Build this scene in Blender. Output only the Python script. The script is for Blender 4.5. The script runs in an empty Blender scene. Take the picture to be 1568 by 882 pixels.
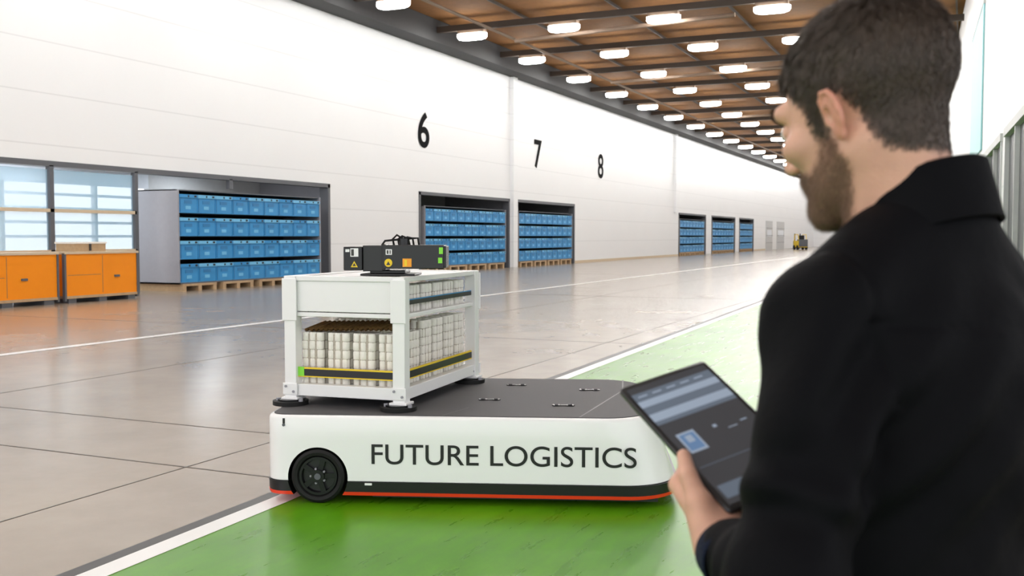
import bpy, math, random
import numpy as np
from mathutils import Vector, Matrix
random.seed(4); rng=np.random.default_rng(4)
scene=bpy.context.scene
TH=math.radians(24.2)
def W(R,F,z=0.0):
    return (-math.sin(TH)*F+math.cos(TH)*R, math.cos(TH)*F+math.sin(TH)*R, z)

# ---------------------------------------------------------------- materials
def nd(nt,t,**k):
    n=nt.nodes.new(t)
    for a,b in k.items(): setattr(n,a,b)
    return n
def pbr(name,col,rough=0.5,metal=0.0,var=0.06,scale=8.0,bump=0.0,bscale=60.0,emit=0.0,ecol=None,spec=0.5,coat=0.0,sss=0.0,sheen=0.0):
    m=bpy.data.materials.new(name); m.use_nodes=True; nt=m.node_tree
    b=nt.nodes['Principled BSDF']
    b.inputs['Roughness'].default_value=rough; b.inputs['Metallic'].default_value=metal
    b.inputs['Specular IOR Level'].default_value=spec
    b.inputs['Coat Weight'].default_value=coat
    b.inputs['Sheen Weight'].default_value=sheen
    if sss>0:
        b.inputs['Subsurface Weight'].default_value=sss
        b.inputs['Subsurface Radius'].default_value=(0.02,0.008,0.004)
        b.inputs['Subsurface Scale'].default_value=0.5
    tc=nd(nt,'ShaderNodeTexCoord')
    n=nd(nt,'ShaderNodeTexNoise'); n.inputs['Scale'].default_value=scale; n.inputs['Detail'].default_value=4
    nt.links.new(tc.outputs['Object'],n.inputs['Vector'])
    mx=nd(nt,'ShaderNodeMix',data_type='RGBA')
    mx.inputs[6].default_value=tuple(max(0,c*(1-var)) for c in col)+(1,)
    mx.inputs[7].default_value=tuple(min(1,c*(1+var)) for c in col)+(1,)
    nt.links.new(n.outputs['Fac'],mx.inputs[0]); nt.links.new(mx.outputs[2],b.inputs['Base Color'])
    if bump>0:
        n2=nd(nt,'ShaderNodeTexNoise'); n2.inputs['Scale'].default_value=bscale; n2.inputs['Detail'].default_value=3
        nt.links.new(tc.outputs['Object'],n2.inputs['Vector'])
        bp=nd(nt,'ShaderNodeBump'); bp.inputs['Strength'].default_value=bump; bp.inputs['Distance'].default_value=0.01
        nt.links.new(n2.outputs['Fac'],bp.inputs['Height']); nt.links.new(bp.outputs['Normal'],b.inputs['Normal'])
    if emit>0:
        b.inputs['Emission Color'].default_value=tuple(ecol or col)[:3]+(1,)
        b.inputs['Emission Strength'].default_value=emit
    return m
M={}
def mm(k,*a,**kw):
    M[k]=pbr(k,*a,**kw); return M[k]
mm('white_paint',(0.86,0.86,0.86),0.35,var=0.02)
mm('white_shell',(0.88,0.88,0.88),0.22,var=0.01,coat=0.3)
mm('black_plastic',(0.008,0.008,0.009),0.35)
mm('number_black',(0.006,0.006,0.007),0.8,spec=0.1)
mm('black_rubber',(0.007,0.007,0.007),0.6,bump=0.1,spec=0.3)
mm('black_gloss',(0.006,0.006,0.007),0.25,spec=0.4)
mm('deck_grey',(0.066,0.063,0.066),0.65,var=0.08,scale=30,bump=0.15,bscale=300)
mm('red_stripe',(0.85,0.05,0.015),0.35)
mm('line_white',(0.84,0.84,0.82),0.3,var=0.05,scale=3)
mm('line_dark',(0.035,0.033,0.03),0.4)
mm('joint_dark',(0.07,0.055,0.042),0.5)
mm('beam_brown',(0.050,0.034,0.024),0.6)
mm('duct_black',(0.02,0.02,0.022),0.6)
mm('beam_tan',(0.20,0.14,0.10),0.6)
mm('bin_blue',(0.03,0.27,0.60),0.4,var=0.15,scale=3)
mm('bin_mid',(0.025,0.20,0.47),0.4,var=0.15,scale=3)
mm('bin_light',(0.15,0.48,0.78),0.4)
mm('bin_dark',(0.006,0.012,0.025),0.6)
mm('shelf_grey',(0.30,0.30,0.33),0.5)
mm('frame_dark',(0.10,0.105,0.12),0.5)
mm('orange_paint',(0.95,0.29,0.004),0.5,var=0.06,scale=2,spec=0.3)
mm('wood',(0.48,0.33,0.19),0.7,var=0.2,scale=10)
mm('tan_rail',(0.62,0.50,0.35),0.5)
mm('carton',(0.86,0.83,0.77),0.7,var=0.12,scale=45,bump=0.3)
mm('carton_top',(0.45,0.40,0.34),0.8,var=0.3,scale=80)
mm('corrugated',(0.20,0.105,0.03),0.8,var=0.7,scale=60,bump=0.5,bscale=80)
mm('yellow',(0.85,0.60,0.02),0.5)
mm('green_label',(0.25,0.75,0.05),0.5)
mm('orange_label',(0.9,0.35,0.02),0.5)
mm('teal',(0.30,0.66,0.70),0.5)
mm('far_grey',(0.55,0.56,0.57),0.5)
mm('office_white',(0.78,0.82,0.88),0.6)
mm('jacket',(0.0022,0.0024,0.0036),0.72,var=0.2,scale=14,bump=0.4,bscale=16,spec=0.10)
mm('cuff',(0.005,0.009,0.026),0.9,bump=0.3,bscale=200,spec=0.2)
mm('trousers',(0.015,0.016,0.02),0.85,bump=0.3,bscale=20)
mm('shoe',(0.02,0.015,0.012),0.4)
mm('skin_hand',(0.66,0.37,0.265),0.5,var=0.18,scale=40,sss=0.12,bump=0.12,bscale=350)
mm('nail',(0.82,0.56,0.47),0.3)
mm('eye_white',(0.8,0.78,0.75),0.15)
mm('iris',(0.08,0.05,0.03),0.1)
mm('hair',(0.064,0.045,0.034),0.5,var=0.55,scale=60,spec=0.4)
mm('beard_hair',(0.17,0.095,0.055),0.6,var=0.3,scale=60)
mm('tablet_body',(0.012,0.013,0.015),0.3)
mm('tablet_edge',(0.06,0.062,0.068),0.3,metal=0.8)
mm('scr_dark',(0.035,0.037,0.042),0.12,emit=0.06,ecol=(0.5,0.52,0.58))
mm('scr_mid',(0.08,0.10,0.13),0.12,emit=0.14,ecol=(0.5,0.62,0.80))
mm('scr_light',(0.20,0.26,0.34),0.12,emit=0.26,ecol=(0.62,0.72,0.88))
mm('scr_blue',(0.08,0.16,0.30),0.12,emit=0.20,ecol=(0.35,0.55,0.9))
mm('lamp',(1,1,1),0.5,emit=44.0,ecol=(1.0,0.99,0.97))
mm('added_bay_glow',(1,1,1),0.5,emit=14.0,ecol=(0.92,0.97,1.0))  # emission for the fill panels added behind the glazing

def wall_mat():
    m=pbr('wall_white_panel',(0.85,0.860,0.88),0.45,var=0.02,scale=0.4); nt=m.node_tree; b=nt.nodes['Principled BSDF']
    g=nd(nt,'ShaderNodeNewGeometry'); s=nd(nt,'ShaderNodeSeparateXYZ'); nt.links.new(g.outputs['Position'],s.inputs[0])
    d=nd(nt,'ShaderNodeMath',operation='DIVIDE'); d.inputs[1].default_value=1.22; nt.links.new(s.outputs['Z'],d.inputs[0])
    f=nd(nt,'ShaderNodeMath',operation='FRACT'); nt.links.new(d.outputs[0],f.inputs[0])
    l=nd(nt,'ShaderNodeMath',operation='LESS_THAN'); l.inputs[1].default_value=0.025; nt.links.new(f.outputs[0],l.inputs[0])
    src=b.inputs['Base Color'].links[0].from_socket
    mx=nd(nt,'ShaderNodeMix',data_type='RGBA'); mx.inputs[7].default_value=(0.74,0.75,0.77,1)
    nt.links.new(src,mx.inputs[6]); nt.links.new(l.outputs[0],mx.inputs[0]); nt.links.new(mx.outputs[2],b.inputs['Base Color'])
    return m
M['wall']=wall_mat()
def floor_mat(name,c1,c2,rough,streak=False):
    m=bpy.data.materials.new(name); m.use_nodes=True; nt=m.node_tree; b=nt.nodes['Principled BSDF']
    tc=nd(nt,'ShaderNodeNewGeometry')
    n=nd(nt,'ShaderNodeTexNoise'); n.inputs['Scale'].default_value=0.45; n.inputs['Detail'].default_value=9; n.inputs['Roughness'].default_value=0.62
    nt.links.new(tc.outputs['Position'],n.inputs['Vector'])
    r=nd(nt,'ShaderNodeValToRGB'); r.color_ramp.elements[0].position=0.28; r.color_ramp.elements[1].position=0.72
    r.color_ramp.elements[0].color=c1+(1,); r.color_ramp.elements[1].color=c2+(1,)
    nt.links.new(n.outputs['Fac'],r.inputs[0])
    mp=nd(nt,'ShaderNodeMapping'); mp.inputs['Scale'].default_value=(6,1.0,1) if streak else (0.6,0.6,1)
    mp.inputs['Rotation'].default_value=(0,0,-0.75)
    nt.links.new(tc.outputs['Position'],mp.inputs['Vector'])
    n2=nd(nt,'ShaderNodeTexNoise'); n2.inputs['Scale'].default_value=1.8; n2.inputs['Detail'].default_value=7; n2.inputs['Roughness'].default_value=0.6
    nt.links.new(mp.outputs[0],n2.inputs['Vector'])
    mr=nd(nt,'ShaderNodeMapRange'); mr.inputs['From Min'].default_value=0.25; mr.inputs['From Max'].default_value=0.75
    k=0.88 if streak else 0.92
    mr.inputs['To Min'].default_value=rough*k; mr.inputs['To Max'].default_value=rough*(2-k)
    nt.links.new(n2.outputs['Fac'],mr.inputs['Value']); nt.links.new(mr.outputs[0],b.inputs['Roughness'])
    mx=nd(nt,'ShaderNodeMix',data_type='RGBA',blend_type='MULTIPLY'); mx.inputs[0].default_value=0.55 if streak else 0.12
    cr=nd(nt,'ShaderNodeValToRGB'); cr.color_ramp.elements[0].position=0.25; cr.color_ramp.elements[1].position=0.7
    cr.color_ramp.elements[0].color=(0.5,0.5,0.5,1); cr.color_ramp.elements[1].color=(1,1,1,1)
    nt.links.new(n2.outputs['Fac'],cr.inputs[0]); nt.links.new(r.outputs[0],mx.inputs[6]); nt.links.new(cr.outputs[0],mx.inputs[7])
    nt.links.new(mx.outputs[2],b.inputs['Base Color'])
    if streak: b.inputs['Specular IOR Level'].default_value=0.32
    return m
M['concrete']=floor_mat('polished_concrete',(0.275,0.222,0.168),(0.41,0.345,0.275),0.21)
M['green']=floor_mat('green_epoxy',(0.060,0.25,0.001),(0.16,0.46,0.006),0.29,True)
def ceil_mat():
    m=pbr('wood_wool_ceiling',(0.19,0.086,0.028),0.85,var=0.5,scale=3.0,spec=0.2); nt=m.node_tree
    n=[x for x in nt.nodes if x.type=='TEX_NOISE'][0]; n.inputs['Detail'].default_value=12; n.inputs['Roughness'].default_value=0.8
    return m
M['ceiling']=ceil_mat()
def glass():
    m=bpy.data.materials.new('window_glass'); m.use_nodes=True; nt=m.node_tree
    b=nt.nodes['Principled BSDF']; b.inputs['Base Color'].default_value=(0.45,0.70,0.88,1); b.inputs['Roughness'].default_value=0.05
    b.inputs['Alpha'].default_value=0.42
    return m
M['glass']=glass()

# ---------------------------------------------------------------- builder
class MB:
    def __init__(s): s.v=[];s.f=[];s.m=[];s.mats=[]
    def mi(s,k):
        if k not in s.mats: s.mats.append(k)
        return s.mats.index(k)
    def add(s,vs,fs,k,T=None):
        o=len(s.v)
        for p in vs:
            p=Vector(p)
            if T is not None: p=T@p
            s.v.append(tuple(p))
        i=s.mi(k)
        for f in fs: s.f.append(tuple(o+a for a in f)); s.m.append(i)
    def box(s,lo,hi,k,T=None):
        x0,y0,z0=lo;x1,y1,z1=hi
        vs=[(x0,y0,z0),(x1,y0,z0),(x1,y1,z0),(x0,y1,z0),(x0,y0,z1),(x1,y0,z1),(x1,y1,z1),(x0,y1,z1)]
        s.add(vs,[(0,3,2,1),(4,5,6,7),(0,1,5,4),(1,2,6,5),(2,3,7,6),(3,0,4,7)],k,T)
    def cyl(s,c,r,h,k,axis='z',n=20,T=None,r2=None):
        r2=r if r2 is None else r2
        vs=[]
        for t,rr in ((-h/2,r),(h/2,r2)):
            for i in range(n):
                a=2*math.pi*i/n
                p=(rr*math.cos(a),rr*math.sin(a),t)
                if axis=='y': p=(p[0],-p[2],p[1])
                if axis=='x': p=(p[2],p[0],p[1])
                vs.append((p[0]+c[0],p[1]+c[1],p[2]+c[2]))
        fs=[(i,(i+1)%n,n+(i+1)%n,n+i) for i in range(n)]+[tuple(range(n-1,-1,-1)),tuple(range(n,2*n))]
        s.add(vs,fs,k,T)
    def loft(s,rings,k,closed=True,cap=True,T=None):
        n=len(rings[0]); vs=[p for r in rings for p in r]; fs=[]
        for j in range(len(rings)-1):
            for i in range(n if closed else n-1):
                a=j*n+i;b=j*n+(i+1)%n
                fs.append((a,b,b+n,a+n))
        if cap: fs+=[tuple(range(n-1,-1,-1)),tuple(range((len(rings)-1)*n,len(rings)*n))]
        s.add(vs,fs,k,T)
    def tube(s,pts,r,k,n=8,T=None):
        pts=[Vector(p) for p in pts]; rings=[]
        for i,p in enumerate(pts):
            d=(pts[min(i+1,len(pts)-1)]-pts[max(i-1,0)]).normalized()
            u=d.orthogonal().normalized() if i==0 else (u-d*u.dot(d)).normalized()
            w=d.cross(u)
            rings.append([tuple(p+u*r*math.cos(2*math.pi*q/n)+w*r*math.sin(2*math.pi*q/n)) for q in range(n)])
        s.loft(rings,k,T=T)
    def obj(s,name,parent=None,loc=(0,0,0),rot=(0,0,0),bevel=0,smooth=False,seg=2):
        me=bpy.data.meshes.new(name); me.from_pydata(s.v,[],s.f)
        for k in s.mats: me.materials.append(M[k])
        me.polygons.foreach_set('material_index',s.m); me.update()
        o=bpy.data.objects.new(name,me); scene.collection.objects.link(o)
        o.location=loc;o.rotation_euler=rot
        if parent: o.parent=parent
        if bevel>0:
            b=o.modifiers.new('bevel','BEVEL'); b.width=bevel;b.segments=seg;b.limit_method='ANGLE';b.angle_limit=math.radians(40)
        if smooth:
            me.shade_smooth()
            if bevel==0:
                try: me.set_sharp_from_angle(angle=math.radians(40))
                except Exception: pass
        return o
def empty(name,loc=(0,0,0),rotz=0,parent=None):
    e=bpy.data.objects.new(name,None); scene.collection.objects.link(e); e.location=loc; e.rotation_euler=(0,0,rotz)
    e.empty_display_size=0.2
    if parent:e.parent=parent
    return e
def text_obj(name,txt,mat,width,height,loc,rot,parent=None,offset=0.0,ext=0.002,xscale=None):
    c=bpy.data.curves.new(name,'FONT'); c.body=txt; c.extrude=0; c.offset=offset
    o=bpy.data.objects.new(name+'_tmp',c); scene.collection.objects.link(o)
    bpy.context.view_layer.update()
    me=bpy.data.meshes.new_from_object(o.evaluated_get(bpy.context.evaluated_depsgraph_get()))
    bpy.data.objects.remove(o)
    co=np.array([v.co[:] for v in me.vertices]); lo=co.min(0);hi=co.max(0)
    sx=width/(hi[0]-lo[0]) ; sy=height/(hi[1]-lo[1])
    if xscale: sx=sy*xscale
    for v in me.vertices: v.co=((v.co[0]-lo[0])*sx,(v.co[1]-lo[1])*sy,ext)
    me.materials.clear(); me.materials.append(M[mat])
    t=bpy.data.objects.new(name,me); scene.collection.objects.link(t); t.location=loc;t.rotation_euler=rot
    if parent:t.parent=parent
    return t

# ---------------------------------------------------------------- room
YB=-12.0; YE=150.0; XL=-20.0
b=MB(); b.box((-24,YB,-0.2),(12,YE+0.4,0),'concrete'); b.obj('floor')
b=MB(); b.box((-20.4,YB,10.0),(12,YE+0.4,10.2),'ceiling'); b.obj('ceiling')
bays=[(8.0,29.1,3.2),(35.5,44.1,3.2),(45.0,52.9,3.2),(75.5,84.1,3.2),(86.4,95.9,3.2),(98.0,105.0,3.2)]
b=MB(); b.box((XL-0.3,YB,3.2),(XL,YE,10.0),'wall')
prev=YB
for a,c,_ in bays:
    b.box((XL-0.3,prev,0),(XL,a,3.2),'wall'); prev=c
b.box((XL-0.3,prev,0),(XL,YE,3.2),'wall'); b.obj('wall_left')
b=MB(); b.box((-20.4,YE,0),(6,YE+0.3,10),'wall'); b.obj('wall_far')
RA=math.radians(2.5)
rw=empty('wall_right',(1.56,0,0),RA)
b=MB()
b.box((0,7,3.4),(0.3,152,10),'wall'); b.box((0,7,0),(0.3,152,0.5),'wall')
y=7
while y<150:
    b.box((0,y,0.5),(0.3,y+1.0,3.4),'wall'); y+=7
b.box((0.3,7,0),(9,7.3,10),'wall')
b.obj('panels',rw)
b=MB(); y=8
while y<146:
    b.box((0.05,y,0.5),(0.15,y+6,3.4),'frame_dark')
    for q in range(4): b.box((-0.03,y+q*2-0.05,0.5),(0.05,y+q*2+0.05,3.4),'far_grey')
    b.box((-0.05,y-0.1,3.35),(0.05,y+6.1,3.5),'far_grey'); y+=7
b.obj('glazing',rw)
b=MB(); b.box((-0.04,28.5,3.7),(-0.005,34.0,7.4),'teal'); b.box((-0.05,28.4,7.38),(0.0,34.1,7.45),'far_grey'); b.obj('wall_banner',rw)
b=MB(); b.box((-23.8,24.5,0),(-23.6,YE,3.6),'far_grey'); b.box((-23.8,YB,0),(-23.6,8,3.6),'office_white')
b.box((-23.8,8,0),(-23.6,24.5,0.9),'office_white'); b.box((-23.8,8,3.0),(-23.6,24.5,3.6),'office_white')
b.box((-23.8,YB,3.5),(-20.3,YE,3.6),'office_white')
for yy in (7.8,30,35,44.4,53.4,75,85,97,106): b.box((-23.6,yy,0),(-20.3,yy+0.15,3.5),'shelf_grey')
b.obj('wall_bay_back')
b=MB()
for yy in np.arange(8,24.6,1.6): b.box((-23.78,yy-0.05,0.9),(-23.62,yy+0.05,3.0),'far_grey')
for zz in (1.5,1.9,2.3,2.7): b.box((-23.75,8,zz-0.04),(-23.65,24.5,zz+0.04),'office_white')
b.obj('window_1')
b=MB()
for yy in (8.05,11.0,14.3,17.6,20.3): b.box((XL-0.1,yy-0.06,0),(XL+0.03,yy+0.06,3.2),'frame_dark')
b.box((XL-0.1,24.0,2.9),(XL+0.03,24.15,3.2),'frame_dark')
for zz in (1.13,2.12): b.box((XL-0.08,8,zz-0.04),(XL+0.03,20.3,zz+0.04),'tan_rail')
b.box((XL-0.06,8,1.17),(XL-0.05,20.3,3.1),'glass')
b.obj('window_2')
b=MB(); 
for yy in (12,16,19.0,25): b.box((-22.6,yy,3.42),(-21.4,yy+1.2,3.48),'added_bay_glow')  # added glowing panels, put in to brighten the bay interior
b.obj('added_bay_fill')
b=MB()
for i,(a,c,t) in enumerate(bays[:6]):
    b.box((XL-0.32,a-0.1,0),(XL+0.03,a+0.03,t+0.08),'frame_dark'); b.box((XL-0.32,c-0.03,0),(XL+0.03,c+0.1,t+0.08),'frame_dark')
    b.box((XL-0.32,a-0.1,t-0.03),(XL+0.03,c+0.1,t+0.1),'frame_dark')
b.obj('trim_1')
b=MB()
for a,c in zip([29.2,53.0,105.1],[35.3,75.3,111.9]): b.box((XL,a,0),(XL+0.03,c,0.14),'tan_rail')
b.obj('baseboard_left')
b=MB(); b.box((XL,44.3,0),(XL+0.18,44.8,9.1),'wall'); b.box((XL,74.0,3.3),(XL+0.18,74.5,9.1),'wall'); b.obj('trim_2')
b=MB(); b.box((XL+0.0,YB,9.1),(XL+0.9,YE,9.98),'duct_black'); b.obj('trim_3')
for i,(a,c) in enumerate(((112,116),(119,124))):
    b=MB(); b.box((XL+0.005,a,0),(XL+0.06,c,3.2),'far_grey')
    for z in (0.8,1.6,2.4): b.box((XL+0.06,a,z-0.03),(XL+0.08,c,z+0.03),'shelf_grey')
    b.box((XL+0.06,a+0.6,1.5),(XL+0.08,c-0.6,2.2),'office_white'); b.obj('door_%d'%(i+1))
for t,y,z in (('6',35.35,5.05),('7',47.2,4.95),('8',56.9,4.95)):
    text_obj('wall_number',t,'number_black',1,1.45,(XL+0.01,y,z),(math.pi/2,0,math.pi/2),xscale=1.05,ext=0.005,offset=0.016)

# ceiling structure + lights
LY=[29.5+5.9*k for k in range(-6,21)]
b=MB()
for y in LY:
    b.box((XL+0.3,y-0.09,9.47),(6,y+0.09,9.70),'beam_brown')
for x in (-15.7,-11.9,-8.1,-4.3,-0.5): b.box((x-0.03,YB,9.88),(x+0.03,YE,9.98),'beam_brown')
b.tube([(-16.6,YB,9.35),(-16.6,YE,9.35)],0.06,'beam_tan')
for y in (36.8,48.6,66.3): b.tube([(-16.4,y,9.2),(-7.5,y-1.2,9.2)],0.08,'beam_tan')
b.obj('ceiling_beams')
b=MB()
for x in (-17.6,-13.8,-10.0,-6.2,-2.4):
    for y in LY:
        if x==-2.4 and y>70: continue
        if x==-6.2 and y>135: continue
        ring=[]
        for sx,a0 in ((1,-90),(-1,90)):
            for q in range(7):
                a=math.radians(a0+180*q/6); ring.append((x+sx*0.42+0.20*math.cos(a),y+0.20*math.sin(a)))
        b.loft([[(x+(p[0]-x)*s,y+(p[1]-y)*s,z) for p in ring] for z,s in ((9.10,0.7),(9.14,0.93),(9.20,1.0),(9.32,1.0))],'lamp')
        b.box((x-0.55,y-0.17,9.32),(x+0.55,y+0.17,9.46),'beam_tan')
b.obj('ceiling_lights')

# floor markings
edge=[(-3.47,-12),(-3.49,3.25),(-3.53,4.61),(-3.85,9.75),(-4.22,24.5),(-5.5,90),(-6.6,149)]
def strip(name,pts,off0,off1,z,k):
    b=MB()
    for (x0,y0),(x1,y1) in zip(pts[:-1],pts[1:]):
        b.add([(x0+off0,y0,z),(x0+off1,y0,z),(x1+off1,y1,z),(x1+off0,y1,z)],[(0,1,2,3)],k)
    return b.obj(name)
b=MB()
for (x0,y0),(x1,y1) in zip(edge[:-1],edge[1:]):
    b.add([(x0,y0,0.002),(1.0-0.03*max(y0,0),y0,0.002),(1.0-0.03*max(y1,0),y1,0.002),(x1,y1,0.002)],[(0,1,2,3)],'green')
b.obj('floor_green_lane')
strip('floor_line',edge,-0.065,0.065,0.004,'line_white')
strip('floor_dark_line',edge,-0.15,-0.065,0.003,'line_dark')
strip('floor_line',[(-11.1,-12),(-11.1,75)],-0.09,0.09,0.003,'line_white')
b=MB()
for x in (-4.6,-8.4): b.box((x-0.006,YB,0.0),(x+0.006,YE,0.0015),'joint_dark')
for y in (-4,0.5,5.06,6.2,13.5,24,38,56,80): b.box((-20,y-0.008,0),(-3.7,y+0.008,0.0016),'joint_dark')
b.obj('floor_joints')

# ---------------------------------------------------------------- background objects
def shelf(y0,y1,x0,depth,zb,zt,nb,rows=4):
    b=MB(); x1=x0-depth
    b.box((x1,y0,zb),(x0,y0+0.05,zt),'shelf_grey'); b.box((x1,y1-0.05,zb),(x0,y1,zt),'shelf_grey')
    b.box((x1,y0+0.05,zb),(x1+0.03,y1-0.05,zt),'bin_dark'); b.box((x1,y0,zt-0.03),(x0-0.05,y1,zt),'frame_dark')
    b.box((x1,y0,zb),(x0,y1,zb+0.04),'frame_dark')
    ph=(zt-zb-0.04)/rows; w=(y1-y0-0.1)/nb
    for r in range(rows):
        z=zb+0.04+r*ph
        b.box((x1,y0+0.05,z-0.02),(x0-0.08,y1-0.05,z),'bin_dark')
        for i in range(nb):
            a=y0+0.05+i*w
            hh=ph*0.80
            b.box((x1+0.1,a+0.006,z),(x0-0.02,a+w-0.006,z+hh*0.93),'bin_blue')
            b.box((x0-0.04,a+0.004,z+hh*0.82),(x0+0.015,a+w-0.004,z+hh),'bin_light' if (i+r)%3 else 'bin_blue')
            b.box((x0-0.03,a+w*0.30,z+hh*0.5),(x0-0.012,a+w*0.70,z+hh*0.68),'bin_mid')
            b.box((x0-0.03,a+w*0.36,z+hh*0.2),(x0-0.012,a+w*0.64,z+hh*0.38),'bin_light')
            b.box((x0-0.03,a+w*0.06,z+hh*0.05),(x0-0.008,a+w*0.1,z+hh*0.8),'bin_mid')
            b.box((x0-0.0,a+w*0.45,z+hh*0.86),(x0+0.02,a+w*0.52,z+hh*0.96),'bin_dark')
            b.box((x0-0.0,a+w*0.8,z+hh*0.86),(x0+0.02,a+w*0.92,z+hh*0.96),'bin_dark')
    n=max(2,int((y1-y0)/1.6))
    for q in range(n):
        a=y0+0.1+q*(y1-y0-0.1)/n; l=(y1-y0)/n-0.3
        b.box((x1,a,zb-0.06),(x0+0.05,a+l,zb),'wood')
        for t in (0,0.45,0.9): b.box((x1,a+t*l,0),(x0+0.04,a+t*l+0.1*l,zb-0.06),'wood')
    return b.obj('bin_shelving')
shelf(21.2,27.8,-19.4,1.5,0.2,2.77,9)
shelf(35.9,43.8,-20.0,1.2,0.25,2.75,11)
shelf(45.3,52.7,-20.0,1.2,0.25,2.75,10)
for a,c in ((75.8,83.8),(86.7,95.6),(98.3,104.7)): shelf(a,c,-20.0,1.2,0.25,2.85,8)
def cabinet(y0,y1,x0=-18.3):
    b=MB(); x1=x0-0.95
    b.box((x1,y0+0.04,0.16),(x0,y1-0.04,1.1),'orange_paint')
    b.box((x1-0.02,y0,1.1),(x0+0.03,y1,1.15),'tan_rail')
    for a in (y0,y1-0.05): b.box((x0-0.06,a,0.05),(x0+0.02,a+0.05,1.12),'frame_dark')
    m=(y0+y1)/2
    b.box((x0,m-0.006,0.2),(x0+0.004,m+0.006,1.06),'beam_tan')
    b.box((x0,y0+0.1,0.62),(x0+0.003,m-0.05,0.63),'beam_tan')
    b.box((x0,m+0.35,0.55),(x0+0.03,m+0.5,0.6),'frame_dark')
    b.box((x1,y0+0.05,0.10),(x0+0.02,y1-0.05,0.16),'wood')
    for t in (0.05,0.45,0.85): b.box((x1,y0+t*(y1-y0),0),(x0,y0+(t+0.1)*(y1-y0),0.10),'frame_dark')
    return b.obj('orange_cabinet',bevel=0.008)
cabinet(16.4,18.6); cabinet(13.6,16.25); cabinet(10.8,13.45)
b=MB(); b.box((-19.1,16.9,1.15),(-18.5,17.8,1.35),'wood'); b.box((-19.12,16.88,1.33),(-18.48,17.82,1.37),'carton'); b.box((-18.49,17.3,1.17),(-18.48,17.36,1.33),'line_dark'); b.obj('cardboard_box')
b=MB()
b.box((-0.5,-0.9,0.25),(0.5,0.7,1.0),'yellow'); b.box((-0.48,-1.1,0.35),(0.48,-0.85,1.15),'frame_dark')
b.box((-0.3,-0.4,1.0),(0.3,0.1,1.15),'black_plastic'); b.box((-0.3,-0.5,1.1),(0.3,-0.38,1.6),'black_plastic')
for sx in (-0.45,0.45):
    b.tube([(sx,-0.8,1.0),(sx,-0.6,1.7),(sx,0.4,1.7),(sx,0.65,1.0)],0.04,'yellow')
    b.box((sx*0.7-0.05,0.8,0.1),(sx*0.7+0.05,0.92,1.8),'frame_dark')
    b.box((sx*0.6-0.05,0.92,0.08),(sx*0.6+0.05,1.9,0.13),'frame_dark')
    for yy in (-0.6,0.45): b.cyl((sx*1.1,yy,0.25),0.25,0.18,'black_rubber','x')
b.box((-0.45,0.9,0.5),(0.45,0.95,0.95),'frame_dark')
fx=b.obj('forklift',loc=(-17.2,118,0),rot=(0,0,0.5))

# ---------------------------------------------------------------- mobile robot
RROT=TH-math.radians(4)
O=W(-1.39,5.62)
robot=empty('autonomous_transport_robot',O,RROT)
L=2.31; WD=1.55
def outline(z,ins=0.0,x1=None):
    k=max(0,min(1,(z-0.13)/0.37))
    xr=(L-0.12*k) if x1 is None else x1
    rl=0.11; rr=0.30
    pts=[]
    def arc(cx,cy,r,a0,n=10):
        for q in range(n+1):
            a=math.radians(a0+90*q/n); pts.append((cx+(r-ins)*math.cos(a),cy+(r-ins)*math.sin(a),z))
    arc(rl,rl,rl,180); arc(xr-rr,rr,rr,270,16); arc(xr-rr,WD-rr,rr,0,16); arc(rl,WD-rl,rl,90)
    return pts
def cut_obj(b,name,smooth=True):
    o=b.obj(name)
    for i,(ya,yb) in enumerate(((-0.2,0.22),(WD-0.22,WD+0.2))):
        c=MB(); c.cyl((0.302,(ya+yb)/2,0.15),0.170,yb-ya,'black_plastic','y',n=64); co=c.obj('cut')
        m=o.modifiers.new('arch','BOOLEAN'); m.operation='DIFFERENCE'; m.object=co; m.solver='EXACT'
        try: m.material_mode='TRANSFER'
        except Exception: pass
        bpy.context.view_layer.update()
        me=bpy.data.meshes.new_from_object(o.evaluated_get(bpy.context.evaluated_depsgraph_get()))
        o.modifiers.clear(); o.data=me; bpy.data.objects.remove(co)
    if smooth:
        o.data.shade_smooth(); o.data.set_sharp_from_angle(angle=math.radians(35))
    o.parent=robot
    return o
b=MB(); b.loft([outline(0.13,0.004),outline(0.134,0),outline(0.25),outline(0.36),outline(0.478),outline(0.488,0.004),outline(0.495,0.011),outline(0.498,0.02)],'white_shell'); cut_obj(b,'body_shell')
b=MB(); b.loft([outline(0.072,-0.003,L+0.01),outline(0.128,-0.006,L+0.01)],'black_plastic'); cut_obj(b,'bumper_band')
b=MB(); b.loft([outline(0.052,0.0,L+0.01),outline(0.072,-0.006,L+0.01)],'red_stripe'); cut_obj(b,'red_light_strip')
b=MB(); b.box((0.6,0.06,0.03),(2.2,WD-0.06,0.052),'black_plastic')
for x in (1.95,):
    for y in (0.3,WD-0.3): b.cyl((x,y,0.04),0.04,0.03,'black_rubber','y')
b.obj('chassis',robot)
b=MB(); b.loft([outline(0.497,0.028,L-0.12),outline(0.5025,0.028,L-0.12)],'deck_grey')
def seam(p,q,w=0.004):
    p=Vector(p);q=Vector(q);d=(q-p).normalized();n=Vector((-d.y,d.x))*w
    z=0.5032; b.add([(p.x+n.x,p.y+n.y,z),(p.x-n.x,p.y-n.y,z),(q.x-n.x,q.y-n.y,z),(q.x+n.x,q.y+n.y,z)],[(0,1,2,3)],'black_plastic')
seam((1.765,0.03),(2.04,1.02)); seam((2.04,1.02),(2.06,1.5)); seam((1.0,0.03),(1.12,0.30),0.002)
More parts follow.
